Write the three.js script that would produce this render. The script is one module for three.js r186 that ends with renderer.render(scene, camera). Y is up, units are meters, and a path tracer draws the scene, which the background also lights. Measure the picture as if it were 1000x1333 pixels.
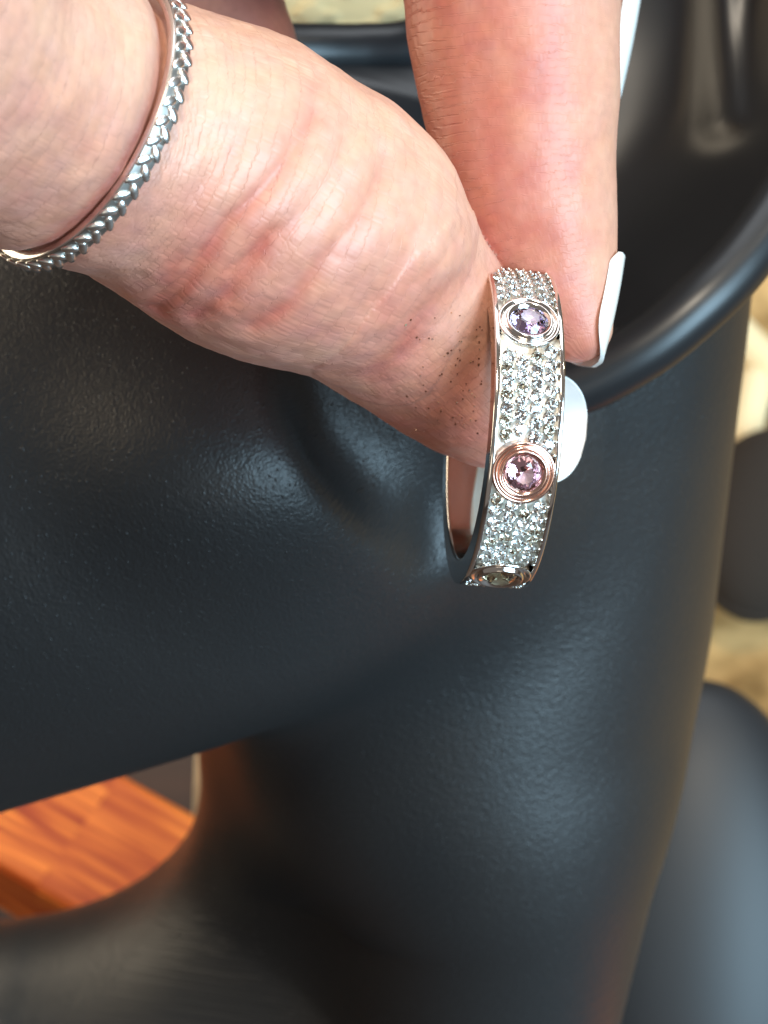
import * as THREE from 'three';
import { ConvexGeometry } from 'three/addons/geometries/ConvexGeometry.js';
import { mergeGeometries } from 'three/addons/utils/BufferGeometryUtils.js';
import { RectAreaLightUniformsLib } from 'three/addons/lights/RectAreaLightUniformsLib.js';

// ------------------------------------------------------------------ camera, light, exposure
const scene = new THREE.Scene();
const D = 140, S = 0.0476;                       // mm from lens to the ring, mm per photo pixel there
const PITCH = 55 * Math.PI / 180;                // the phone looks down
const Q = new THREE.Quaternion().setFromAxisAngle(new THREE.Vector3(1, 0, 0), -PITCH);
const CAM = new THREE.Vector3(0, 0.36, 0.25);
const camera = new THREE.PerspectiveCamera(2 * Math.atan(666.5 * S / D) * 180 / Math.PI, 0.75, 0.01, 20);
camera.position.copy(CAM); camera.quaternion.copy(Q);
camera.focus = 0.1405; camera.userData.fStop = 70;
scene.add(camera);
const renderer = new THREE.WebGLRenderer({ antialias: true });
renderer.toneMapping = THREE.LinearToneMapping;
renderer.toneMappingExposure = 1.36;
renderer.shadowMap.enabled = true;
RectAreaLightUniformsLib.init();
scene.background = new THREE.Color().setRGB(0.13, 0.115, 0.105);

// bench frame: x right, y up across the view, z towards the lens, millimetres, origin at the held ring
const toWorld = (x, y, z) => new THREE.Vector3(x, y, z - D).multiplyScalar(0.001).applyQuaternion(Q).add(CAM);
const turnDir = (x, y, z) => new THREE.Vector3(x, y, z).normalize().applyQuaternion(Q);
const P = (px, py, z) => { const f = (D - z) / D * S; return new THREE.Vector3((px - 500) * f, (666.5 - py) * f, z); };
const SC = (z) => S * (D - z) / D;

function areaLamp(name, dir, dist, w, h, color, intensity) {
  const l = new THREE.RectAreaLight(color, intensity, w, h);
  const target = toWorld(0, 0, -20);
  l.position.copy(target).addScaledVector(turnDir(...dir), dist);
  l.lookAt(target); l.name = name; l.castShadow = true;
  scene.add(l); return l;
}
areaLamp('window_light', [0.63, -0.14, 0.76], 1.2, 0.8, 0.75, new THREE.Color(0.52, 0.80, 1.0), 12);
areaLamp('ceiling_lamp_light', [0.06, 0.50, 0.86], 1.3, 0.17, 0.21, new THREE.Color(1.0, 0.87, 0.70), 69);
areaLamp('high_fill_light', [0.10, 0.96, 0.26], 1.2, 0.8, 0.6, new THREE.Color(0.9, 0.95, 1.0), 2.6);  // unseen overhead fill, lifts the top of the thumb and the index
areaLamp('warm_bounce_light', [-0.85, 0.42, 0.30], 1.3, 0.5, 0.5, new THREE.Color(1.0, 0.72, 0.42), 1.2);  // unseen lamp added to mimic warm wood and hand reflections in the dish
areaLamp('neck_fill_light', [-0.12, -0.48, 0.87], 1.3, 0.45, 0.4, new THREE.Color(1.0, 0.86, 0.68), 1.1);  // unseen dim lamp added for a warm patch on the stand neck
{ // added fill light low on the left, out of view, brightens the wooden board
  const l = new THREE.RectAreaLight(new THREE.Color(1.0, 0.84, 0.62), 4.6, 0.14, 0.14); l.name = 'low_fill_light';
  l.position.copy(toWorld(-190, 70, -110)); l.lookAt(toWorld(-40, -45, -190)); l.castShadow = true; scene.add(l);
}
areaLamp('sparkle_light', [0.55, 0.62, 0.56], 1.3, 0.05, 0.05, new THREE.Color(1.0, 0.88, 0.72), 120);  // this and the next: small unseen lights added for sparkle on the stones
areaLamp('sparkle_light', [0.50, 0.20, 0.84], 1.4, 0.05, 0.05, new THREE.Color(1.0, 0.92, 0.8), 110);

// ------------------------------------------------------------------ helpers
function rng(seed) { let a = seed >>> 0; return () => { a = (a + 0x6D2B79F5) >>> 0; let t = Math.imul(a ^ (a >>> 15), 1 | a); t = (t + Math.imul(t ^ (t >>> 7), 61 | t)) ^ t; return ((t ^ (t >>> 14)) >>> 0) / 4294967296; }; }
const hash3 = (x, y, z) => { let h = Math.imul(x, 374761393) ^ Math.imul(y, 668265263) ^ Math.imul(z, 1274126177); h = Math.imul(h ^ (h >>> 13), 1274126177); return ((h ^ (h >>> 16)) >>> 0) / 4294967296; };
const sm = (t) => t * t * (3 - 2 * t), lerp = (a, b, t) => a + (b - a) * t, clamp = (x, a, b) => Math.min(b, Math.max(a, x));
const sstep = (a, b, x) => sm(clamp((x - a) / (b - a), 0, 1));
function vnoise(x, y, z) {
  const ix = Math.floor(x), iy = Math.floor(y), iz = Math.floor(z), u = sm(x - ix), v = sm(y - iy), w = sm(z - iz);
  const q = (a, b) => lerp(hash3(ix, iy + a, iz + b), hash3(ix + 1, iy + a, iz + b), u);
  return lerp(lerp(q(0, 0), q(1, 0), v), lerp(q(0, 1), q(1, 1), v), w) * 2 - 1;
}
const fbm = (x, y, z, n = 3) => { let s = 0, a = 1; for (let i = 0; i < n; i++) { s += a * vnoise(x, y, z); x *= 2.03; y *= 2.03; z *= 2.03; a *= 0.5; } return s; };
const taken = {};
const numbered = (n) => { const k = taken[n] = (taken[n] ?? -1) + 1; return k ? n + '_' + String(k).padStart(3, '0') : n; };
function thing(name, label, category, base, extra = {}) {
  const g = new THREE.Group(); g.name = numbered(name);
  g.position.copy(toWorld(base.x, base.y, base.z)); g.quaternion.copy(Q);
  g.userData = { label, category, ...extra }; g.base = base; scene.add(g); return g;
}
function local(geo, base) { geo.translate(-base.x, -base.y, -base.z); geo.scale(0.001, 0.001, 0.001); return geo; }   // mm in the bench frame -> metres in the thing's frame
function part(name, geo, mat, parent, extra) {
  const m = new THREE.Mesh(geo, mat); m.name = name; m.castShadow = m.receiveShadow = true;
  if (extra) Object.assign(m.userData, extra);
  parent.add(m); return m;
}
function texture(w, h, fn, color = false) {
  const d = new Uint8Array(w * h * 4);
  for (let y = 0; y < h; y++) for (let x = 0; x < w; x++) {
    const o = (y * w + x) * 4, v = fn(x, y);
    if (typeof v === 'number') d[o] = d[o + 1] = d[o + 2] = clamp(v, 0, 1) * 255; else for (let c = 0; c < 3; c++) d[o + c] = clamp(v[c], 0, 1) * 255;
    d[o + 3] = 255;
  }
  const t = new THREE.DataTexture(d, w, h); t.magFilter = t.minFilter = THREE.LinearFilter; t.wrapS = t.wrapT = THREE.RepeatWrapping;
  if (color) t.colorSpace = THREE.SRGBColorSpace;
  t.needsUpdate = true; return t;
}
// surface nets over a signed distance field, only in blocks that the surface can reach
function surfaceNets(f, lo, hi, cell) {
  const B = 12, nx = Math.ceil((hi[0] - lo[0]) / cell / B), ny = Math.ceil((hi[1] - lo[1]) / cell / B), nz = Math.ceil((hi[2] - lo[2]) / cell / B);
  const reach = B * cell * 0.87 * 1.25, cells = new Map(), pos = [], masks = [], ids = [];
  const NX = nx * B + 2, NY = ny * B + 2, n1 = B + 1, v = new Float32Array(n1 ** 3);
  const E = [[0, 1], [2, 3], [4, 5], [6, 7], [0, 2], [1, 3], [4, 6], [5, 7], [0, 4], [1, 5], [2, 6], [3, 7]];
  for (let bz = 0; bz < nz; bz++) for (let by = 0; by < ny; by++) for (let bx = 0; bx < nx; bx++) {
    const ox = lo[0] + bx * B * cell, oy = lo[1] + by * B * cell, oz = lo[2] + bz * B * cell, hb = B * cell / 2;
    if (Math.abs(f(ox + hb, oy + hb, oz + hb)) > reach) continue;
    for (let k = 0; k < n1; k++) for (let j = 0; j < n1; j++) for (let i = 0; i < n1; i++) v[(k * n1 + j) * n1 + i] = f(ox + i * cell, oy + j * cell, oz + k * cell);
    for (let k = 0; k < B; k++) for (let j = 0; j < B; j++) for (let i = 0; i < B; i++) {
      let mask = 0; const c = [];
      for (let q = 0; q < 8; q++) { const val = v[((k + (q >> 2)) * n1 + j + ((q >> 1) & 1)) * n1 + i + (q & 1)]; c.push(val); if (val < 0) mask |= 1 << q; }
      if (mask === 0 || mask === 255) continue;
      let x = 0, y = 0, z = 0, n = 0;
      for (const [a, b] of E) if (((mask >> a) & 1) !== ((mask >> b) & 1)) {
        const t = c[a] / (c[a] - c[b]);
        x += lerp(a & 1, b & 1, t); y += lerp((a >> 1) & 1, (b >> 1) & 1, t); z += lerp(a >> 2, b >> 2, t); n++;
      }
      const id = ((bz * B + k) * NY + by * B + j) * NX + bx * B + i;
      cells.set(id, ids.length); ids.push(id); masks.push(mask);
      pos.push(ox + (i + x / n) * cell, oy + (j + y / n) * cell, oz + (k + z / n) * cell);
    }
  }
  const index = [], sy = NX, sz = NX * NY;
  for (let m = 0; m < ids.length; m++) {
    const id = ids[m], k = masks[m], in0 = k & 1;
    for (const [bit, s1, s2] of [[1, sy, sz], [2, sz, 1], [4, 1, sy]]) {
      const other = (k >> bit) & 1;
      if (in0 === other) continue;
      const a = m, b = cells.get(id - s1), c = cells.get(id - s1 - s2), d = cells.get(id - s2);
      if (b === undefined || c === undefined || d === undefined) continue;
      if (in0) index.push(a, b, c, a, c, d); else index.push(a, c, b, a, d, c);
    }
  }
  const g = new THREE.BufferGeometry();
  g.setAttribute('position', new THREE.Float32BufferAttribute(pos, 3)); g.setIndex(index);
  return g;
}
const smin = (a, b, k) => { const h = Math.max(k - Math.abs(a - b), 0) / k; return Math.min(a, b) - h * h * k * 0.25; };
// a chain of balls: [x, y, z, r] joined by tapered capsules
function chain(balls) {
  const segs = [];
  let len = 0;
  for (let i = 0; i + 1 < balls.length; i++) {
    const a = balls[i], b = balls[i + 1], d = [b[0] - a[0], b[1] - a[1], b[2] - a[2]], l2 = d[0] ** 2 + d[1] ** 2 + d[2] ** 2;
    segs.push([...a, ...d, b[3] - a[3], l2, Math.sqrt(l2), len]); len += Math.sqrt(l2);
  }
  return { segs, len };
}
function chainDist(c, x, y, z, out) {
  let best = 1e9;
  for (const s of c.segs) {
    const px = x - s[0], py = y - s[1], pz = z - s[2];
    const t = clamp((px * s[4] + py * s[5] + pz * s[6]) / s[8], 0, 1), qx = px - t * s[4], qy = py - t * s[5], qz = pz - t * s[6];
    const d = Math.sqrt(qx * qx + qy * qy + qz * qz) - (s[3] + t * s[7]);
    if (d < best) { best = d; if (out) { out.t = s[10] + t * s[9]; out.s = s; out.q = [qx, qy, qz]; } }
  }
  return best;
}
function smoothChain(points, n) {                 // Catmull-Rom through stations, sampled densely
  const out = [], m = points.length;
  for (let i = 0; i + 1 < m; i++) for (let k = 0; k < n; k++) {
    const t = k / n, p = [points[Math.max(i - 1, 0)], points[i], points[i + 1], points[Math.min(i + 2, m - 1)]];
    out.push(p[0].map((_, c) => 0.5 * (2 * p[1][c] + (p[2][c] - p[0][c]) * t + (2 * p[0][c] - 5 * p[1][c] + 4 * p[2][c] - p[3][c]) * t * t + (3 * p[1][c] - p[0][c] - 3 * p[2][c] + p[3][c]) * t ** 3)));
  }
  out.push(points[m - 1]); return out;
}
const ball = ([px, py, r, z]) => { const p = P(px, py, z); return [p.x, p.y, p.z, r * SC(z)]; };
const frameQ = (ex, ey, ez) => new THREE.Matrix4().makeBasis(ex, ey, ez);

// ------------------------------------------------------------------ materials
const C = (r, g, b) => new THREE.Color().setRGB(r, g, b);
const grain = texture(1024, 1024, (x, y) => { const r = hash3(x >> 1, y >> 1, 7); return 0.3 + 0.2 * vnoise(x / 2.1, y / 2.1, 4) + 0.08 * vnoise(x / 6, y / 6, 2) + (r > 0.98 ? 0.7 * hash3(x >> 1, y >> 1, 3) : 0); });
const M = {
  black: new THREE.MeshPhysicalMaterial({ name: 'matte_black', color: C(0.016, 0.0162, 0.0168), roughness: 0.44, specularIntensity: 1, bumpMap: grain, bumpScale: 0.0001 }),
  blackSmooth: new THREE.MeshPhysicalMaterial({ name: 'smooth_black', color: C(0.012, 0.0125, 0.014), roughness: 0.36, specularIntensity: 1 }),
  whiteGold: new THREE.MeshPhysicalMaterial({ name: 'white_gold', color: C(0.86, 0.82, 0.78), metalness: 1, roughness: 0.1 }),
  paveMetal: new THREE.MeshPhysicalMaterial({ name: 'pave_metal', color: C(0.9, 0.88, 0.82), metalness: 1, roughness: 0.25 }),
  paveBed: new THREE.MeshPhysicalMaterial({ name: 'pave_bed', color: C(0.93, 0.9, 0.84), metalness: 1, roughness: 0.5 }),
  roseGold: new THREE.MeshPhysicalMaterial({ name: 'rose_gold', color: C(0.94, 0.62, 0.52), metalness: 1, roughness: 0.15 }),
  silver: new THREE.MeshPhysicalMaterial({ name: 'worn_silver', color: C(0.93, 0.92, 0.89), metalness: 1, roughness: 0.26 }),
  braidDark: new THREE.MeshPhysicalMaterial({ name: 'dark_silver', color: C(0.42, 0.4, 0.37), metalness: 1, roughness: 0.4 }),
  paleGold: new THREE.MeshPhysicalMaterial({ name: 'pale_gold', color: C(0.88, 0.74, 0.54), metalness: 1, roughness: 0.22 }),
  farBlack: new THREE.MeshPhysicalMaterial({ name: 'matte_far_black', color: C(0.014, 0.015, 0.017), roughness: 0.5 }),
  diamond: new THREE.MeshPhysicalMaterial({ name: 'diamond', color: C(1, 1, 1), roughness: 0.0, transmission: 1, thickness: 0.001, ior: 1.95 }),
  warmDiamond: new THREE.MeshPhysicalMaterial({ name: 'warm_diamond', color: C(1, 1, 1), roughness: 0.0, transmission: 1, thickness: 0.001, ior: 2.3, attenuationColor: C(0.96, 0.9, 0.74), attenuationDistance: 0.001 }),
  nail: new THREE.MeshPhysicalMaterial({ name: 'white_nail_polish', color: C(0.84, 0.84, 0.8), roughness: 0.22, clearcoat: 0.6, clearcoatRoughness: 0.08 }),
  causticDark: new THREE.MeshPhysicalMaterial({ name: 'dark_caustic', color: C(0.2, 0.085, 0.05), metalness: 0.4, roughness: 0.45 }),  // discs standing in for caustic specks cast by the diamonds
  causticBright: new THREE.MeshPhysicalMaterial({ name: 'bright_caustic', color: C(0.98, 0.72, 0.5), metalness: 0.9, roughness: 0.2 }),
};
const gem = (name, r, g, b, d) => new THREE.MeshPhysicalMaterial({ name, color: C(1, 1, 1), roughness: 0, transmission: 1, thickness: 0.002, ior: 1.77, attenuationColor: C(r, g, b), attenuationDistance: d });
M.lilac = gem('lilac_gem', 0.62, 0.40, 0.9, 0.0034);
M.pink = gem('pink_gem', 0.95, 0.36, 0.54, 0.0045);
M.olive = gem('olive_gem', 0.72, 0.58, 0.3, 0.0035);

// ------------------------------------------------------------------ setting: floor and rug
const hitPlane = (px, py, h) => {                 // where the sight line of a photo pixel meets a level plane
  const d = toWorld(...P(px, py, 0).toArray()).sub(CAM); return CAM.clone().addScaledVector(d, (h - CAM.y) / d.y);
};
{
  const t = texture(512, 512, (x, y) => { const n = 0.5 + 0.3 * fbm(x / 90, y / 7, 3, 3); return [0.16 + 0.1 * n, 0.1 + 0.06 * n, 0.06 + 0.04 * n]; }, true);
  t.repeat.set(10, 10);
  const g = new THREE.Mesh(new THREE.PlaneGeometry(6, 6).rotateX(-Math.PI / 2), new THREE.MeshStandardMaterial({ name: 'floor', map: t, roughness: 0.6 }));
  g.name = 'floor'; g.receiveShadow = true; g.userData = { kind: 'structure' }; scene.add(g);
}
{
  // a cream rug with raised tufts, lying on the floor beyond the stand
  const seg = 150, geo = new THREE.PlaneGeometry(0.62, 0.5, seg, seg).rotateX(-Math.PI / 2), p = geo.attributes.position;
  const c = hitPlane(900, 250, 0.01);
  for (let i = 0; i < p.count; i++) {
    const x = p.getX(i), z = p.getZ(i), e = Math.max(Math.abs(x) / 0.31, Math.abs(z) / 0.25);
    p.setY(i, (e > 0.999 ? -0.009 : 0.0) + 0.0022 * Math.max(0, fbm(x * 190, z * 190, 2, 2)) + 0.003 * vnoise(x * 40, z * 40, 8));
  }
  geo.computeVertexNormals();
  const t = texture(512, 512, (x, y) => { const n = fbm(x / 26, y / 26, 5, 4); return [0.58 + 0.2 * n, 0.45 + 0.18 * n, 0.27 + 0.15 * n]; }, true); t.repeat.set(3, 3);
  const m = new THREE.Mesh(geo, new THREE.MeshStandardMaterial({ name: 'cream_rug', map: t, roughness: 0.95 }));
  m.name = 'rug'; m.position.set(c.x + 0.27, 0.012, c.z + 0.02); m.receiveShadow = m.castShadow = true;
  m.userData = { label: 'cream tufted rug on the floor behind the black stand', category: 'rug' }; scene.add(m);
}

// ------------------------------------------------------------------ the black stand
function blackMesh(sdf, lo, hi, cell, axisA, axisB, other) {
  const g = surfaceNets(sdf, lo, hi, cell), p = g.attributes.position, nrm = new Float32Array(p.count * 3), uv = new Float32Array(p.count * 2), flag = new Uint8Array(p.count), e = 0.9;
  const ax = axisB.clone().sub(axisA).normalize(), ref = new THREE.Vector3(0, 0, 1).addScaledVector(ax, -ax.z).normalize(), side = ax.clone().cross(ref), v = new THREE.Vector3();
  for (let i = 0; i < p.count; i++) {
    const x = p.getX(i), y = p.getY(i), z = p.getZ(i), d = sdf(x, y, z);
    const n = [sdf(x + e, y, z) - sdf(x - e, y, z), sdf(x, y + e, z) - sdf(x, y - e, z), sdf(x, y, z + e) - sdf(x, y, z - e)], l = Math.hypot(...n) || 1;
    for (let c = 0; c < 3; c++) nrm[i * 3 + c] = n[c] / l;
    p.setXYZ(i, x - n[0] / l * d, y - n[1] / l * d, z - n[2] / l * d);
    v.set(x, y, z).sub(axisA);
    if (other && (flag[i] = other(x, y, z) ? 1 : 0)) { uv[i * 2] = y / 48; uv[i * 2 + 1] = Math.atan2(x - 8, z + 85) * 20 / 48; continue; }
    uv[i * 2] = v.dot(ax) / 48; uv[i * 2 + 1] = Math.atan2(v.dot(side), v.dot(ref)) * 24 / 48;
  }
  g.setAttribute('normal', new THREE.BufferAttribute(nrm, 3)); g.setAttribute('uv', new THREE.BufferAttribute(uv, 2));
  if (!other) return g;
  // where the two mappings meet, the triangles get corners of their own
  const ix = g.index.array, np = Array.from(p.array), nn = Array.from(nrm), nu = Array.from(uv), list = Array.from(ix);
  for (let t = 0; t < ix.length; t += 3) {
    const k = flag[ix[t]] + flag[ix[t + 1]] + flag[ix[t + 2]]; if (k === 0 || k === 3) continue;
    for (let c = 0; c < 3; c++) {
      const a = ix[t + c], x = p.getX(a), y = p.getY(a), z = p.getZ(a); v.set(x, y, z).sub(axisA); list[t + c] = np.length / 3;
      np.push(x, y, z); nn.push(nrm[a * 3], nrm[a * 3 + 1], nrm[a * 3 + 2]); nu.push(v.dot(ax) / 48, Math.atan2(v.dot(side), v.dot(ref)) * 24 / 48);
    }
  }
  const h = new THREE.BufferGeometry(); h.setAttribute('position', new THREE.Float32BufferAttribute(np, 3)); h.setAttribute('normal', new THREE.Float32BufferAttribute(nn, 3)); h.setAttribute('uv', new THREE.Float32BufferAttribute(nu, 2)); h.setIndex(list);
  return h;
}
const ellipsoid = (c, r, x, y, z) => { const a = (x - c.x) / r[0], b = (y - c.y) / r[1], d = (z - c.z) / r[2], k0 = Math.hypot(a, b, d), k1 = Math.hypot(a / r[0], b / r[1], d / r[2]); return k1 < 1e-9 ? -Math.min(...r) : k0 * (k0 - 1) / k1; };
{
  const lobe = chain(smoothChain([ball([-420, 770, 395, -82]), ball([-100, 672, 398, -64]), ball([230, 575, 392, -54]), ball([400, 528, 350, -54])], 14));
  const neck = chain(smoothChain([ball([690, 330, 290, -64]), ball([668, 560, 282, -69]), ball([606, 880, 268, -75]), ball([640, 1030, 222, -76]), ball([664, 1170, 166, -79]), ball([640, 1450, 130, -94])], 14));
  const web = chain(smoothChain([ball([600, 780, 270, -100]), ball([528, 950, 262, -106]), ball([490, 1150, 222, -118]), ball([480, 1450, 260, -126])], 14));
  const foot = chain([ball([330, 1400, 200, -128]), ball([40, 1376, 176, -128]), ball([-420, 1390, 176, -134])]);
  const mound = P(318, 606, -40);
  const p1 = P(735, 506, -41), p2 = P(1003, 286, -43), p3 = P(473, 66, -68), pn = p2.clone().sub(p1).cross(p3.clone().sub(p1)).normalize(), hollow = P(690, 190, -54);
  const hollowA = chain(smoothChain([ball([440, 470, 60, -25.5]), ball([470, 545, 80, -27.2]), ball([540, 630, 72, -30.2])], 12)), hollowB = P(588, 690, -31), smax = (a, b, k) => -smin(-a, -b, k);
  const body = (x, y, z) => Math.max(smin(smin(smax(smax(smin(chainDist(lobe, x, y, z), ellipsoid(mound, [14, 10.5, 16.4], x, y, z), 6), -chainDist(hollowA, x, y, z), 3.5), -ellipsoid(hollowB, [3.6, 6, 8], x, y, z), 3), Math.max(chainDist(neck, x, y, z), (x - p1.x) * pn.x + (y - p1.y) * pn.y + (z - p1.z) * pn.z + 1.5), 9), smin(chainDist(web, x, y, z), chainDist(foot, x, y, z), 28), 26), -ellipsoid(hollow, [22, 18, 26], x, y, z));
  const base = P(430, 1560, -190);
  const st = thing('display_stand', 'matte black sculpted display stand with a rolled rim, right behind the hand', 'display stand', base);
  const g = blackMesh(body, [-75, -150, -250], [60, 50, -10], 0.75, P(-420, 770, -82), P(400, 528, -54), (x, y, z) => chainDist(lobe, x, y, z) > chainDist(neck, x, y, z) + 1);
  part('body', local(g, base), M.black, st);

  // dish with a rolled rim
  const rimPx = [[735, 506, -41], [835, 456, -40], [903, 402, -40], [952, 354, -41], [1003, 286, -43], [1058, 190, -46], [1080, 60, -51], [1030, -80, -57], [850, -110, -63], [640, -20, -67], [541, 58, -68], [473, 66, -68], [400, 66, -67], [300, 70, -64], [210, 160, -58], [260, 310, -52], [420, 440, -46], [600, 515, -42]];
  const rim = new THREE.CatmullRomCurve3(rimPx.map(([a, b, c]) => P(a, b, c)), true);
  const NU = 160, NV = 40, pos = [], uv = [], idx = [], mid = P(690, 170, -62), v = new THREE.Vector3();
  const glintRidgeA = P(937, -90, -60), glintRidgeB = P(937, 165, -60);  // ridge added in the dish to stand in for a U-shaped highlight
  for (let under = 0; under < 2; under++) for (let j = 0; j <= NV; j++) for (let i = 0; i <= NU; i++) {
    const e = rim.getPointAt((i % NU) / NU), s = j / NV, w = Math.pow(s, 0.86), drop = Math.sin(Math.PI * Math.pow(s, 0.8)) * 3;
    v.lerpVectors(e, mid, w); v.z = lerp(e.z, mid.z, 1 - Math.pow(1 - s, 3.6)) - drop * 0.5;
    if (!under) {
      const t = clamp(((v.x - glintRidgeA.x) * (glintRidgeB.x - glintRidgeA.x) + (v.y - glintRidgeA.y) * (glintRidgeB.y - glintRidgeA.y)) / ((glintRidgeB.x - glintRidgeA.x) ** 2 + (glintRidgeB.y - glintRidgeA.y) ** 2), 0, 1);
      const d = Math.hypot(v.x - lerp(glintRidgeA.x, glintRidgeB.x, t), v.y - lerp(glintRidgeA.y, glintRidgeB.y, t)); v.z += 1.7 * Math.exp(-((d / 1.9) ** 2));
    } else v.z -= 2.6;
    pos.push(v.x, v.y, v.z); uv.push(v.x / 48, v.y / 48);
  }
  const W = NU + 1, N1 = W * (NV + 1);
  for (let u = 0; u < 2; u++) for (let j = 0; j < NV; j++) for (let i = 0; i < NU; i++) { const a = u * N1 + j * W + i, b = a + 1, c = a + W, d = c + 1; if (u) idx.push(a, b, c, b, d, c); else idx.push(a, c, b, b, c, d); }
  const bowl = new THREE.BufferGeometry(); bowl.setAttribute('position', new THREE.Float32BufferAttribute(pos, 3)); bowl.setAttribute('uv', new THREE.Float32BufferAttribute(uv, 2)); bowl.setIndex(idx); bowl.computeVertexNormals();
  const bowlMesh = part('dish', local(bowl, base), M.blackSmooth, st);
  part('rim', local(new THREE.TubeGeometry(rim, 260, 2.5, 28, true), base), M.blackSmooth, bowlMesh);
}
{
  const base = P(1080, 1560, -190);
  const st = thing('display_stand', 'rounded black stand at the lower right edge, standing behind the neck of the nearer one', 'display stand', base);
  const a = P(908, 1270, -165), k = SC(-165);
  const head = (x, y, z) => smin(ellipsoid(a, [190 * k, 386 * k, 120 * k], x, y, z), ellipsoid(P(1100, 1560, -185), [260 * k, 230 * k, 140 * k], x, y, z), 14);
  part('body', local(blackMesh(head, [10, -170, -260], [110, 10, -80], 0.9, P(1040, 1500, -165), P(1030, 900, -165)), base), M.farBlack, st);
}

// ------------------------------------------------------------------ things on the floor beyond
{
  // a wooden board seen through the gap under the stand
  const h = 0.07, A = hitPlane(-140, 1048, h), B = hitPlane(240, 1270, h), c = hitPlane(205, 1030, h);
  const ex = B.clone().sub(A).normalize(), ez = c.clone().sub(A); ez.addScaledVector(ex, -ez.dot(ex)); const width = ez.length(); ez.normalize(); const ey = new THREE.Vector3(0, 1, 0);
  if (ex.clone().cross(ey).dot(ez) < 0) ex.negate();
  const g = new THREE.Group(); g.name = 'wooden_board'; const mid = A.clone().lerp(B, 0.5).addScaledVector(ez, width / 2);
  g.position.set(mid.x, h - 0.016, mid.z); g.quaternion.setFromRotationMatrix(frameQ(ex, ey, ez));
  g.userData = { label: 'orange wooden board seen through the gap under the black stand', category: 'wooden board' }; scene.add(g);
  const wood = texture(1024, 256, (x, y) => { const w = fbm(x / 260, y / 40, 2, 3), n = 0.5 + 0.5 * Math.sin((y / 9 + w * 5)) * 0.6 + 0.5 * fbm(x / 70, y / 3, 9, 3); return [lerp(0.70, 0.94, n), lerp(0.28, 0.52, n), lerp(0.07, 0.2, n)]; }, true);
  const m = new THREE.MeshPhysicalMaterial({ name: 'orange_wood', map: wood, roughness: 0.55, bumpMap: wood, bumpScale: 0.0003 });
  const shp = new THREE.Shape(); shp.moveTo(-width / 2, 0); shp.lineTo(width / 2, 0); shp.lineTo(width / 2, 0.014); shp.quadraticCurveTo(width / 2, 0.016, width / 2 - 0.002, 0.016); shp.lineTo(-width / 2 + 0.002, 0.016); shp.quadraticCurveTo(-width / 2, 0.016, -width / 2, 0.014); shp.closePath();
  const geo = new THREE.ExtrudeGeometry(shp, { depth: 0.4, bevelEnabled: false }).translate(0, 0, -0.2).rotateY(-Math.PI / 2);
  const p = geo.attributes.position, uv = geo.attributes.uv; for (let i = 0; i < p.count; i++) uv.setXY(i, p.getX(i) / 0.16, (p.getZ(i) + p.getY(i)) / 0.05);
  part('top', geo, m, g);
  for (const x of [-0.15, 0.15]) part('leg', new THREE.BoxGeometry(0.012, h - 0.016, 0.012).translate(x, -(h - 0.016) / 2, 0), m, g);
}
{
  const a = hitPlane(240, 1025, 0.055).setY(0), g = new THREE.Group(); g.name = 'cream_post';
  g.position.copy(a); g.userData = { label: 'short cream post standing behind the orange wooden board', category: 'post' }; scene.add(g);
  const m = new THREE.MeshStandardMaterial({ name: 'cream_paint', color: C(0.8, 0.74, 0.54), roughness: 0.6 });
  g.rotation.y = 0.5; g.rotation.z = -0.1;
  part('shaft', new THREE.CylinderGeometry(0.0034, 0.0034, 0.12, 20).translate(0, 0.06, 0), m, g);
  part('cap', new THREE.SphereGeometry(0.0034, 20, 12, 0, Math.PI * 2, 0, Math.PI / 2).scale(1, 0.5, 1).translate(0, 0.12, 0), m, g);
}

{
  // a cream embossed cushion beyond the far rim of the dish
  const k = SC(-170), base = P(455, -70, -170), g = thing('embossed_cushion', 'cream embossed cushion beyond the far rim of the black dish', 'cushion', base);
  const geo = new THREE.SphereGeometry(1, 160, 110), p = geo.attributes.position, v = new THREE.Vector3();
  for (let i = 0; i < p.count; i++) {
    v.fromBufferAttribute(p, i); const w = Math.pow(Math.abs(v.x) ** 3.2 + Math.abs(v.y) ** 3.2 + Math.abs(v.z) ** 2.2, -1 / 3.2); v.multiplyScalar(w);
    const relief = 0.9 * sstep(0.0, 0.5, fbm(v.x * 7, v.y * 7, v.z * 7, 2)) * sstep(0.2, 0.8, v.z);
    p.setXYZ(i, base.x + v.x * 190 * k, base.y + v.y * 128 * k, base.z + v.z * 70 * k + relief);
  }
  geo.computeVertexNormals();
  part('cover', local(geo, base), new THREE.MeshStandardMaterial({ name: 'cream_cloth', color: C(0.44, 0.35, 0.19), roughness: 0.9 }), g);
  part('piping', local(new THREE.TorusGeometry(1, 0.012, 8, 90).scale(186 * k, 124 * k, 60 * k).translate(base.x, base.y, base.z), base), new THREE.MeshStandardMaterial({ name: 'cream_piping', color: C(0.4, 0.31, 0.16), roughness: 0.9 }), g);
}
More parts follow.
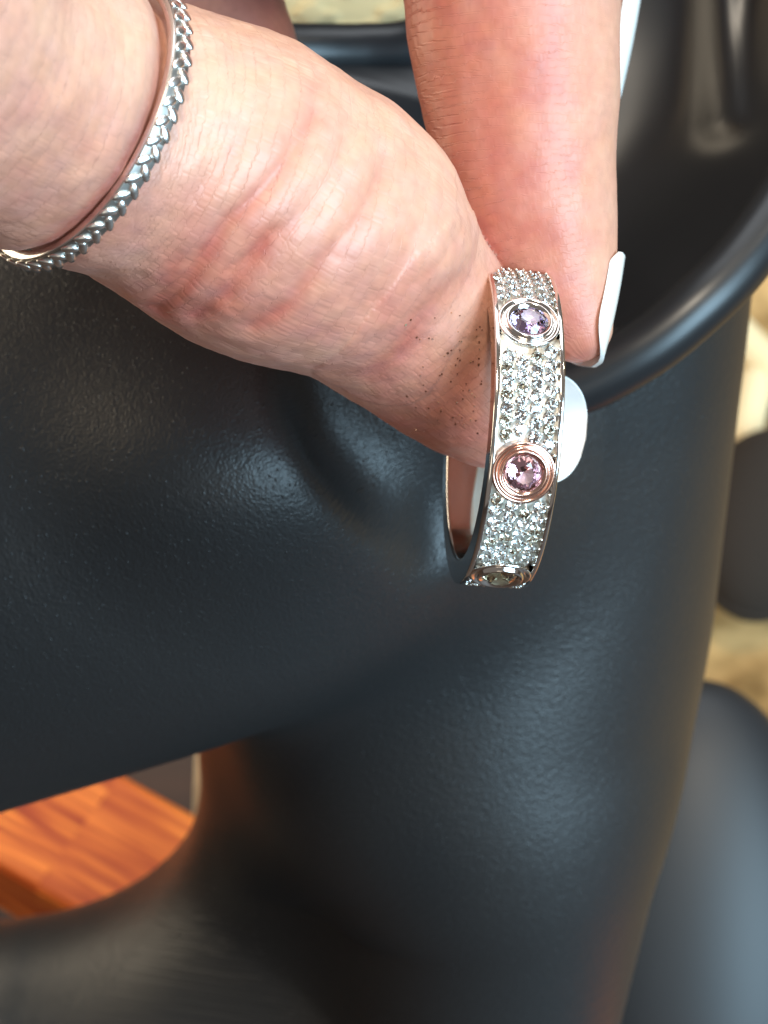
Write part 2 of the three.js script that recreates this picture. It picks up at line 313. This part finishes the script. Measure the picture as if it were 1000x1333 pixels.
{
  // clutter on the rug, seen past the neck of the stand
  const c = hitPlane(1000, 665, 0.03), g = new THREE.Group(); g.name = 'brown_cushion'; g.position.set(c.x, 0.012, c.z);
  g.userData = { label: 'dark brown oval cushion on the cream rug, past the right edge of the stand', category: 'cushion' }; scene.add(g);
  const dark = new THREE.MeshStandardMaterial({ name: 'dark_brown', color: C(0.02, 0.014, 0.01), roughness: 1 });
  part('cover', new THREE.SphereGeometry(1, 48, 32).scale(0.013, 0.012, 0.02).translate(0, 0.014, 0).rotateY(-0.25), dark, g);
  part('piping', new THREE.TorusGeometry(1, 0.05, 8, 60).rotateX(Math.PI / 2).scale(0.0127, 0.012, 0.0197).translate(0, 0.014, 0).rotateY(-0.25), dark, g);
  const wood = new THREE.MeshStandardMaterial({ name: 'pale_wood', color: C(0.74, 0.6, 0.36), roughness: 0.55 });
  for (const [x0, y0, x1, y1, r, label] of [[955, 432, 1030, 512, 0.0042, 'pale wooden stick slanting across the rug above the brown cushion'], [982, 500, 968, 566, 0.0036, 'short pale wooden stick pointing at the brown cushion']]) {
    const a = hitPlane(x0, y0, 0.02), b = hitPlane(x1, y1, 0.02), m = new THREE.Mesh(new THREE.CapsuleGeometry(r, a.distanceTo(b), 6, 14), wood);
    m.name = numbered('wooden_stick'); m.position.copy(a).lerp(b, 0.5); m.quaternion.setFromUnitVectors(new THREE.Vector3(0, 1, 0), b.sub(a).normalize()); m.castShadow = m.receiveShadow = true;
    m.userData = { label, category: 'stick' }; scene.add(m);
  }
}

// ------------------------------------------------------------------ the hand
const STN = {
  thumb: [[-420, -160, 330, 24], [-210, -20, 262, 20], [-80, 70, 215, 15], [20, 118, 196, 10], [107, 160, 186, 5.2], [195, 190, 187, 2], [295, 236, 200, -1.2], [360, 277, 198, -3], [430, 308, 182, -5], [476, 353, 155, -7.2], [534, 412, 132, -9.8], [592, 474, 112, -12], [640, 524, 86, -13.4], [662, 548, 60, -13.8]],
  index: [[560, -560, 180, -18], [640, -260, 160, -12], [662, -60, 145, -12], [669, 40, 138, -12.2], [676, 110, 131, -12.4], [682, 190, 120, -12.5], [694, 260, 108, -12.5], [713, 322, 90, -12.4], [735, 380, 67, -12.2], [753, 426, 46, -12]],
  middle: [[600, -520, 180, -18], [690, -260, 140, -25], [735, -90, 92, -27], [756, 10, 70, -27], [768, 70, 46, -27]],
  curled: [[360, -480, 170, -22], [250, -240, 130, -34], [243, -60, 112, -36], [272, 20, 100, -36], [300, 66, 88, -34]],
  palm: [[-420, -160, 330, 24], [-50, -420, 330, 6], [300, -640, 300, -22], [600, -640, 200, -24]],
};
const digits = Object.keys(STN).map((k) => ({ name: k, c: chain(smoothChain(STN[k].map(ball), 7)) }));
const handField = (x, y, z) => {
  const d = digits.map((g) => chainDist(g.c, x, y, z));
  let a = smin(d[0], d[4], 6), b = Math.min(d[1], d[2], d[3]);
  // digits stay apart in front, and run together at the knuckles above
  const k = lerp(0.05, 8, sstep(36, 52, y));
  b = smin(smin(d[1], d[2], k), d[3], k);
  return smin(a, b, lerp(0.05, 8, sstep(34, 52, y)));
};
const hand = thing('hand', 'hand with white nails pinching a gem-set ring between thumb and index finger', 'hand', P(-50, -420, 6));
let handGeo;
// the worn ring: a circle round the thumb
const WR = { c: new THREE.Vector3(), n: new THREE.Vector3(), r: 0 };
{ const k = SC(5.2), c = P(110, 160, 5.2); WR.c.copy(c); const s = 0.60; WR.n.set(0.905 * Math.sqrt(1 - s * s), -0.425 * Math.sqrt(1 - s * s), -s).normalize(); WR.r = 193 * k; }
const skinSpots = {};
{
  const g = surfaceNets(handField, [-62, -15, -46], [26, 68, 40], 0.2), p = g.attributes.position;
  g.computeVertexNormals();
  const N = p.count, nrm = g.attributes.normal, bucket = new Map();
  for (let i = 0; i < N; i++) {
    if (nrm.getZ(i) < 0.05) continue;
    const z = p.getZ(i), f = SC(z), px = p.getX(i) / f + 500, py = 666.5 - p.getY(i) / f; if (px < -60 || px > 900 || py < -60 || py > 700) continue;
    const key = Math.round(px / 4) * 1000 + Math.round(py / 4), b = bucket.get(key); if (b === undefined || p.getZ(b) < z) bucket.set(key, i);
  }
  const surf = (px, py) => { for (let r = 0; r < 6; r++) { let best; for (let a = -r; a <= r; a++) for (let c = -r; c <= r; c++) { const b = bucket.get((Math.round(px / 4) + a) * 1000 + Math.round(py / 4) + c); if (b !== undefined && (best === undefined || p.getZ(b) > p.getZ(best))) best = b; } if (best !== undefined) return new THREE.Vector3().fromBufferAttribute(p, best); } return null; };
  skinSpots.surf = surf; skinSpots.normalAt = (v) => { const e = 0.15, f = handField, n = new THREE.Vector3(f(v.x + e, v.y, v.z) - f(v.x - e, v.y, v.z), f(v.x, v.y + e, v.z) - f(v.x, v.y - e, v.z), f(v.x, v.y, v.z + e) - f(v.x, v.y, v.z - e)); return n.normalize(); };
  const creases = [
    [0.42, 0.36, [[412, 150], [392, 182], [362, 220], [330, 256], [300, 290], [272, 325], [240, 372], [205, 404]]],
    [0.34, 0.42, [[498, 205], [482, 255], [455, 300], [418, 345], [378, 392], [330, 424]]],
    [0.26, 0.32, [[352, 300], [326, 340], [292, 382], [252, 412]]],
    [0.16, 0.30, [[448, 182], [428, 230], [402, 270], [372, 300]]],
    [0.14, 0.26, [[296, 352], [318, 330], [344, 316]]],
    [0.12, 0.3, [[600, 300], [572, 338], [530, 372]]],
    [0.14, 0.35, [[420, 92], [398, 140], [376, 176]]],
    [0.16, 0.5, [[556, 250], [540, 310], [505, 362], [470, 402]]],
    [0.3, 0.8, [[640, 350], [598, 362], [566, 392], [530, 440], [486, 486]]],
    [0.12, 0.3, [[230, 330], [215, 372], [190, 398]]],
    [0.10, 0.3, [[330, 160], [300, 200], [262, 240]]],
  ].map(([depth, w, pts]) => { const q = pts.map(([a, b]) => surf(a, b)).filter(Boolean); return { depth: depth * 0.9, w: w * 1.3, c: q.length > 1 ? chain(q.map((v) => [v.x, v.y, v.z, 0])) : null }; }).filter((k) => k.c);
  const col = new Float32Array(N * 3), uv = new Float32Array(N * 2), o = {}, v = new THREE.Vector3(), n = new THREE.Vector3(), best = {};
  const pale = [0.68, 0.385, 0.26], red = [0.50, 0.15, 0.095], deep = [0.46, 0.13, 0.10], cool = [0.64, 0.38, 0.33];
  for (let i = 0; i < N; i++) {
    v.fromBufferAttribute(p, i); n.fromBufferAttribute(nrm, i);
    let dmin = 1e9, which = 0;
    for (let k = 0; k < 5; k++) { const d = chainDist(digits[k].c, v.x, v.y, v.z, o); if (d < dmin) { dmin = d; which = k; best.t = o.t; best.s = o.s; best.q = o.q; } }
    const s = best.s, ax = new THREE.Vector3(s[4], s[5], s[6]).normalize(), ref = new THREE.Vector3(0, 0, 1).addScaledVector(ax, -ax.z).normalize(), side = ax.clone().cross(ref), q = new THREE.Vector3(...best.q);
    const phi = Math.atan2(q.dot(side), q.dot(ref)), arc = phi * (which === 0 || which === 4 ? 9 : 6);
    uv[i * 2] = best.t / 64; uv[i * 2 + 1] = (arc + (which === 0 || which === 4 ? 32 : 96)) / 128;
    let h = 0, flushShade = 0;
    const lump = fbm(v.x * 0.32 + 7, v.y * 0.32, v.z * 0.32, 3);
    if (which === 0) {
      h += 0.13 * lump + 0.018 * fbm(v.x * 1.1, v.y * 1.1, v.z * 1.1 + 5, 2);
      for (const k of creases) {
        const d = chainDist(k.c, v.x, v.y, v.z); if (d > 4) continue;
        h += -0.45 * k.depth * Math.exp(-((d / k.w) ** 2)) + k.depth * 0.34 * Math.exp(-(((d - k.w * 3) / (k.w * 2)) ** 2));
        flushShade += k.depth * 0.75 * Math.exp(-((d / (k.w * 1.2)) ** 2)) + k.depth * 0.6 * Math.exp(-((d / (k.w * 5)) ** 2));
      }
      const wr = v.clone().sub(WR.c), along = wr.dot(WR.n);
      h += -0.75 * Math.exp(-((along / 1.0) ** 2)) + 0.35 * Math.exp(-(((along + 2.9) / 1.5) ** 2)) + 0.12 * Math.exp(-(((along - 2.6) / 1.4) ** 2));
      flushShade += 0.5 * Math.exp(-(((along + 1.3) / 0.7) ** 2)) * (along < 2 ? 1 : 0) + 0.2 * Math.exp(-((along / 1.6) ** 2));
      flushShade += 0.5 * sstep(0.5, -0.5, n.y * 0.9 + n.z * 0.3) + 0.3 * sstep(13, 7, digits[0].c.len - best.t);  // underside shade, and shade plus real redness on the pad, put in colour
    } else { h += 0.07 * lump; flushShade += which === 1 ? 0.85 - 0.6 * sstep(0.1, 0.95, n.x) : which === 3 ? 0.55 : which === 2 ? 0.3 : 0.1; }  // index: shade put into the colour, redder left side, paler right side
    flushShade = clamp(flushShade + 0.11 * fbm(v.x * 0.55, v.y * 0.55 + 20, v.z * 0.55, 4), 0, 1);
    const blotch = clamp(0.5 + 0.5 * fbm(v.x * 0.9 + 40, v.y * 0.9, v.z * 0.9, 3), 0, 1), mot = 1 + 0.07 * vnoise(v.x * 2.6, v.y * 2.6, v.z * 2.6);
    for (let c = 0; c < 3; c++) { const b0 = lerp(pale[c], cool[c], which === 0 ? 0.35 * blotch : 0.2 * blotch); col[i * 3 + c] = lerp(b0, which === 3 ? lerp(red[c], [0.5, 0.2, 0.22][c], 0.7) : lerp(red[c], deep[c], blotch), flushShade) * mot; }
    p.setXYZ(i, v.x + n.x * h, v.y + n.y * h, v.z + n.z * h);
  }
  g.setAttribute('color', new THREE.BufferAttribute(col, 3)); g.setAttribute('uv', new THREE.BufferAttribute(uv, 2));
  g.computeVertexNormals(); handGeo = g;
}
{
  // fine relief of the skin: furrowed cells on the thumb, ridges across the fingers
  const cellH = (x, y, seed) => { let a = 9, b = 9; const ix = Math.floor(x), iy = Math.floor(y); for (let j = -1; j < 2; j++) for (let i = -1; i < 2; i++) { const d = Math.hypot(ix + i + hash3(ix + i, iy + j, seed) - x, iy + j + hash3(ix + i, iy + j, seed + 1) - y); if (d < a) { b = a; a = d; } else if (d < b) b = d; } return b - a; };
  const W = 2048, H = 2048;
  const relief = texture(W, H, (x, y) => {
    const u = x / W * 64, w = y / H * 128, wx = 0.35 * vnoise(u * 1.2, w * 1.2, 3), wy = 0.35 * vnoise(u * 1.2, w * 1.2, 9);
    const cells = sstep(0, 0.22, cellH((u + wx) / 0.62, (w + wy) / 0.95, 11)) * 0.6 + 0.25 * sstep(0, 0.3, cellH((u + wy) / 0.3, (w + wx) / 0.34, 23));
    const fine = 0.12 * vnoise(u * 9, w * 9, 1);
    const fur = 1 - sstep(0, 0.13, Math.abs(vnoise(u * 1.0 + 0.5 * vnoise(u * 0.5, w * 0.3, 31), w * 0.2, 17)));
    if (w < 64) return 0.3 + 0.55 * cells + fine - 0.35 * fur;
    const ridge = 0.5 + 0.5 * Math.sin((u + 0.22 * w + 0.5 * vnoise(u * 0.7, w * 0.45, 5)) / 0.40 * 2 * Math.PI), amount = 0.35 + 0.65 * sstep(96.5, 101, w);
    return 0.15 + 0.75 * ridge * amount * (0.6 + 0.4 * vnoise(u * 2, w * 1.1, 2)) + 0.15 * cells + fine;
  });
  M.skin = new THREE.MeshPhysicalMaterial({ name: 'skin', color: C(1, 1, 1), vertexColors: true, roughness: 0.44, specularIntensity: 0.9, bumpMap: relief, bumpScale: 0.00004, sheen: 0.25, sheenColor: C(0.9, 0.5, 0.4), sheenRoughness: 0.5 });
  const R = rng(5), list = [[], []];  // tiny discs painting the light specks that the diamonds throw on the thumb
  for (let i = 0; i < 75; i++) {
    const px = 630 - Math.pow(R(), 1.7) * 105, py = 408 + R() * 158, v = skinSpots.surf(px, py), bright = R() < 0.3 ? 1 : 0; if (!v || px > 629) continue;
    const n = skinSpots.normalAt(v); n.x += (R() - 0.5) * 1.1; n.y += (R() - 0.5) * 1.1; n.normalize();
    const r = 0.04 + 0.07 * R() * R(), g = new THREE.CylinderGeometry(r, r, 0.05, 6).rotateX(Math.PI / 2);
    g.applyQuaternion(new THREE.Quaternion().setFromUnitVectors(new THREE.Vector3(0, 0, 1), n)); g.translate(v.x + n.x * 0.04, v.y + n.y * 0.04, v.z + n.z * 0.04);
    list[bright].push(g);
  }
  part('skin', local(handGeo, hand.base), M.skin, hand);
  part('caustic_specks', local(mergeGeometries(list[0]), hand.base), M.causticDark, hand, { kind: 'stuff' });
  part('caustic_specks', local(mergeGeometries(list[1]), hand.base), M.causticBright, hand, { kind: 'stuff' });
}
// nails: thin curved shells bent over the far side of the finger ends
function nail(baseP, tipP, out, halfW, curve, label) {
  const ex = tipP.clone().sub(baseP), L = ex.length(); ex.normalize(); const ez = out.clone().addScaledVector(ex, -out.dot(ex)).normalize(), ey = ez.clone().cross(ex);
  const nu = 56, nv = 40, pos = [], idx = [];
  for (let k = 0; k < 2; k++) for (let i = 0; i <= nu; i++) for (let j = 0; j <= nv; j++) {
    const u = i / nu, w = j / nv * 2 - 1, round = u > 0.55 ? Math.sqrt(Math.max(0, 1 - ((u - 0.55) / 0.45) ** 2.2)) : u < 0.15 ? 0.75 + 0.25 * Math.sin(u / 0.15 * Math.PI / 2) : 1;
    const a = w * curve * (0.03 + 0.97 * round), r = halfW / Math.sin(curve), y = Math.sin(a) * r, z = (Math.cos(a) - 1) * r - 0.06 * L * (u * u) * 1.4 - (k ? 0.32 : 0);
    pos.push(...baseP.clone().addScaledVector(ex, u * L).addScaledVector(ey, y).addScaledVector(ez, z).toArray());
  }
  const W = nv + 1, N1 = W * (nu + 1), at = (k, i, j) => k * N1 + i * W + j;
  for (let k = 0; k < 2; k++) for (let i = 0; i < nu; i++) for (let j = 0; j < nv; j++) { const a = at(k, i, j), b = at(k, i + 1, j), c = at(k, i + 1, j + 1), d = at(k, i, j + 1); if (k) idx.push(a, c, b, a, d, c); else idx.push(a, b, c, a, c, d); }
  for (let i = 0; i < nu; i++) for (const j of [0, nv]) { const a = at(0, i, j), b = at(0, i + 1, j), c = at(1, i + 1, j), d = at(1, i, j); if (j) idx.push(a, b, c, a, c, d); else idx.push(a, c, b, a, d, c); }
  for (let j = 0; j < nv; j++) { const a = at(0, 0, j), b = at(0, 0, j + 1), c = at(1, 0, j + 1), d = at(1, 0, j); idx.push(a, c, b, a, d, c); const e = at(0, nu, j), f = at(0, nu, j + 1), g2 = at(1, nu, j + 1), h = at(1, nu, j); idx.push(e, f, g2, e, g2, h); }
  const g = new THREE.BufferGeometry(); g.setAttribute('position', new THREE.Float32BufferAttribute(pos, 3)); g.setIndex(idx); g.computeVertexNormals();
  part('nail', local(g, hand.base), M.nail, hand, label ? { label } : undefined);
}
nail(P(640, 552, -18.4), P(763, 572, -17.6), new THREE.Vector3(0.1, -0.1, -1), 3.9, 0.95);
nail(P(804, 342, -13.95), P(785, 481, -13.1), new THREE.Vector3(0.88, 0.1, -0.42), 3.3, 1.15);
nail(P(842, -90, -27.2), P(822, 136, -27.2), new THREE.Vector3(0.95, 0.15, -0.22), 3.6, 1.0);
// ------------------------------------------------------------------ the ring worn on the thumb
{
  const base = WR.c.clone(), rg = thing('braided_ring', 'slim silver braided ring worn round the base of the thumb', 'ring', base);
  const n = WR.n, e1 = new THREE.Vector3(0, 0, 1).addScaledVector(n, -n.z).normalize(), e2 = n.clone().cross(e1), R0 = WR.r;
  const at = (th, r, w) => base.clone().addScaledVector(e1, Math.cos(th) * r).addScaledVector(e2, Math.sin(th) * r).addScaledVector(n, w);
  const prof = []; for (let k = 0; k <= 28; k++) { const a = k / 28 * 2 * Math.PI; const c = Math.cos(a), s = Math.sin(a); prof.push([Math.sign(c) * Math.pow(Math.abs(c), 0.7) * 0.62, Math.sign(s) * Math.pow(Math.abs(s), 0.8) * 0.42]); }
  const NT = 220, pos = [], idx = [], W = prof.length;
  for (let i = 0; i <= NT; i++) for (const [w, h] of prof) pos.push(...at(i / NT * 2 * Math.PI, R0 + h, w - 0.04).toArray());
  for (let i = 0; i < NT; i++) for (let j = 0; j < W - 1; j++) { const a = i * W + j, b = a + 1, c = a + W, d = c + 1; idx.push(a, b, c, b, d, c); }
  const g = new THREE.BufferGeometry(); g.setAttribute('position', new THREE.Float32BufferAttribute(pos, 3)); g.setIndex(idx); g.computeVertexNormals();
  const band = part('band', local(g, base), M.silver, rg);
  const bed = [];
  for (let i = 0; i <= NT; i++) for (const [w, h] of [[-0.56, 0.36], [-0.5, 0.46], [0.52, 0.46], [0.58, 0.2]]) bed.push(...at(i / NT * 2 * Math.PI, R0 + h, w).toArray());
  const bix = []; for (let i = 0; i < NT; i++) for (let j = 0; j < 3; j++) { const a = i * 4 + j, b = a + 1, c = a + 4, d = c + 1; bix.push(a, b, c, b, d, c); }
  const bg = new THREE.BufferGeometry(); bg.setAttribute('position', new THREE.Float32BufferAttribute(bed, 3)); bg.setIndex(bix); bg.computeVertexNormals();
  part('braid_bed', local(bg, base), M.braidDark, band);  // darker metal strip under the links, so the gaps read as notches
  const link = new THREE.SphereGeometry(1, 14, 8).scale(0.31, 0.55, 0.17).scale(0.001, 0.001, 0.001), NL = 48;
  for (let row = 0; row < 2; row++) for (let i = 0; i < NL; i++) {
    const th = (i + row * 0.5) / NL * 2 * Math.PI, er = e1.clone().multiplyScalar(Math.cos(th)).addScaledVector(e2, Math.sin(th)), et = n.clone().cross(er), m = part('link', link, M.silver, band);
    const tilt = row ? 0.75 : -0.75, ey = et.clone().multiplyScalar(Math.cos(tilt)).addScaledVector(n, Math.sin(tilt)), ex = ey.clone().cross(er);
    m.quaternion.setFromRotationMatrix(frameQ(ex, ey, er)); m.position.copy(at(th, R0 + 0.5, 0.04 + (row ? 0.25 : -0.25)).sub(base).multiplyScalar(0.001));
  }
}

// ------------------------------------------------------------------ the held ring
{
  const YAW = 0.115, ROLL = -0.068, R = 10.6, HW = 2.22;                 // outer radius, half width
  const rot = new THREE.Matrix4().makeRotationZ(ROLL).multiply(new THREE.Matrix4().makeRotationY(YAW));
  const ax = new THREE.Vector3(1, 0, 0).applyMatrix4(rot), fr = new THREE.Vector3(0, 0, 1).applyMatrix4(rot), up = new THREE.Vector3(0, 1, 0).applyMatrix4(rot);
  const cen = P(688, 550, 0).addScaledVector(fr, -R), base = cen.clone().addScaledVector(up, -R);
  const ring = thing('gem_ring', 'white gold band ring paved with diamonds and coloured gems, held by the fingertips', 'ring', base);
  const at = (th, r, w) => cen.clone().addScaledVector(fr, Math.cos(th) * r).addScaledVector(up, Math.sin(th) * r).addScaledVector(ax, w);
  const rad = (th) => fr.clone().multiplyScalar(Math.cos(th)).addScaledVector(up, Math.sin(th)), tan = (th) => up.clone().multiplyScalar(Math.cos(th)).addScaledVector(fr, -Math.sin(th));
  const sweep = (prof, closed, NT = 260) => {
    const pos = [], idx = [], W = prof.length;
    for (let i = 0; i <= NT; i++) for (const [w, r] of prof) pos.push(...at(i / NT * 2 * Math.PI, r, w).toArray());
    for (let i = 0; i < NT; i++) for (let j = 0; j < W - 1; j++) { const a = i * W + j, b = a + 1, c = a + W, d = c + 1; idx.push(a, c, b, b, c, d); }
    const g = new THREE.BufferGeometry(); g.setAttribute('position', new THREE.Float32BufferAttribute(pos, 3)); g.setIndex(idx);
    return g;
  };
  const rounded = (pts, n = 5) => {               // a closed profile with its corners rounded off
    const out = [];
    for (let i = 0; i < pts.length; i++) {
      const a = pts[(i + pts.length - 1) % pts.length], b = pts[i], c = pts[(i + 1) % pts.length], r = b[2];
      const la = Math.hypot(a[0] - b[0], a[1] - b[1]), lc = Math.hypot(c[0] - b[0], c[1] - b[1]), p0 = [b[0] + (a[0] - b[0]) / la * r, b[1] + (a[1] - b[1]) / la * r], p1 = [b[0] + (c[0] - b[0]) / lc * r, b[1] + (c[1] - b[1]) / lc * r];
      for (let k = 0; k <= n; k++) { const t = k / n; out.push([lerp(lerp(p0[0], b[0], t), lerp(b[0], p1[0], t), t), lerp(lerp(p0[1], b[1], t), lerp(b[1], p1[1], t), t)]); }
    }
    out.push(out[0]); return out;
  };
  const RI = R - 1.75, FL = R - 0.62, IW = HW - 0.33;
  const shell = sweep(rounded([[-HW, RI, 0.25], [HW, RI, 0.25], [HW, R, 0.16], [IW, R, 0.08], [IW, FL, 0.05], [-IW, FL, 0.05], [-IW, R, 0.08], [-HW, R, 0.16]]), true);
  shell.computeVertexNormals();
  part('band', local(shell, base), M.whiteGold, ring);
  const flo = sweep([[-IW + 0.01, FL + 0.02], [0, FL + 0.025], [IW - 0.01, FL + 0.02]]); flo.computeVertexNormals();
  part('pave_bed', local(flo, base), M.paveBed, ring);
  const put = (m, th, r, w, spin = 0) => {
    const er = rad(th), t0 = tan(th), ex = ax.clone().multiplyScalar(Math.cos(spin)).addScaledVector(t0, Math.sin(spin)), ey = er.clone().cross(ex);
    m.quaternion.setFromRotationMatrix(frameQ(ex, ey, er)); m.position.copy(at(th, r, w).sub(base).multiplyScalar(0.001));
  };
  const brilliant = (r, table, crown, pav, k = 8) => {
    const pts = [];
    for (let i = 0; i < k; i++) { const a = (i + 0.5) / k * 2 * Math.PI; pts.push(new THREE.Vector3(Math.cos(a) * r * table, Math.sin(a) * r * table, r * crown)); }
    for (let i = 0; i < k; i++) { const a = i / k * 2 * Math.PI; pts.push(new THREE.Vector3(Math.cos(a) * r * lerp(table, 1, 0.48), Math.sin(a) * r * lerp(table, 1, 0.48), r * crown * 0.62)); }
    for (let i = 0; i < 2 * k; i++) { const a = i / (2 * k) * 2 * Math.PI; pts.push(new THREE.Vector3(Math.cos(a) * r, Math.sin(a) * r, 0)); }
    for (let i = 0; i < k; i++) { const a = (i + 0.5) / k * 2 * Math.PI; pts.push(new THREE.Vector3(Math.cos(a) * r * 0.3, Math.sin(a) * r * 0.3, -r * pav * 0.72)); }
    pts.push(new THREE.Vector3(0, 0, -r * pav));
    return new ConvexGeometry(pts).scale(0.001, 0.001, 0.001);
  };
  const gemAngles = [0.652, -0.300, -1.175, -2.16, -3.25, -4.45].map((a) => a), gemMats = [M.lilac, M.pink, M.olive, M.lilac, M.olive, M.pink], metals = [M.whiteGold, M.roseGold, M.whiteGold, M.whiteGold, M.whiteGold, M.roseGold];
  // bezels: stepped cups, each with a faceted stone
  const V = (x, y) => new THREE.Vector2(x * 0.001, y * 0.001);
  const cup = new THREE.LatheGeometry([V(1.02, -0.85), V(2.02, -0.75), V(2.02, -0.02), V(1.97, 0.06), V(1.88, 0.08), V(1.8, 0.04), V(1.72, -0.06), V(1.62, -0.08), V(1.56, 0.0), V(1.5, 0.2), V(1.44, 0.27), V(1.36, 0.27), V(1.22, 0.16), V(1.12, 0.06), V(1.06, -0.1), V(1.02, -0.85)], 64).rotateX(Math.PI / 2);
  const gemGeo = brilliant(1.12, 0.55, 0.3, 0.62);
  gemAngles.forEach((a, i) => {
    const b = part('bezel', cup, metals[i], ring, i === 1 || i === 5 ? { label: 'rose gold bezel round a pink gem' } : undefined); put(b, a, R + 0.0, 0);
    const s = part('gem', gemGeo, gemMats[i], b, { label: ['faceted lilac gem', 'faceted pink gem', 'faceted olive yellow gem'][[0, 1, 2, 0, 2, 1][i]] }); s.rotation.z = i * 0.4; s.position.z = 0.00008;
  });
  // pave: rows of small brilliants with metal beads between them
  const rr = rng(77), sr = 0.43, stone = [brilliant(sr, 0.56, 0.34, 0.8), brilliant(sr * 0.96, 0.5, 0.4, 0.8, 7), brilliant(sr * 0.98, 0.6, 0.3, 0.82, 6)], beads = [], rows = 4, dw = 0.91, dth = 0.86 / (R - 0.1);
  const near = (th, w, lim) => gemAngles.some((a) => { let d = Math.atan2(Math.sin(th - a), Math.cos(th - a)); return Math.hypot(d * R, w) < lim; });
  const bead = new THREE.CapsuleGeometry(0.12, 0.42, 4, 8).rotateX(Math.PI / 2), NS = Math.round(2 * Math.PI / dth);
  for (let row = 0; row < rows; row++) for (let i = 0; i < NS; i++) {
    const th = (i + (row % 2) * 0.5) / NS * 2 * Math.PI, w = (row - 1.5) * dw;
    if (!near(th, w, 2.28)) { const m = part('diamond', stone[Math.floor(rr() * 3)], rr() < 0.3 ? M.warmDiamond : M.diamond, ring); put(m, th + (rr() - 0.5) * 0.012, R - 0.2 + (rr() - 0.5) * 0.06, w + (rr() - 0.5) * 0.1, rr() * 3); m.rotateX((rr() - 0.5) * 0.45); m.rotateY((rr() - 0.5) * 0.45); }
    for (const [du, dv] of [[0.5, 0], [0.25, 0.5]]) {
      const t2 = th + du / NS * 2 * Math.PI, w2 = w + dv * dw + (rr() - 0.5) * 0.08; if (near(t2, w2, 2.12) || Math.abs(w2) > IW) continue;
      const g = bead.clone(), er = rad(t2), ex = ax.clone(), ey = er.clone().cross(ex); g.applyMatrix4(frameQ(ex, ey, er)); const q = at(t2, R - 0.27, w2); g.translate(q.x, q.y, q.z); beads.push(g);
    }
  }
  part('prong_beads', local(mergeGeometries(beads), base), M.paveMetal, ring, { kind: 'stuff' });
}

renderer.render(scene, camera);
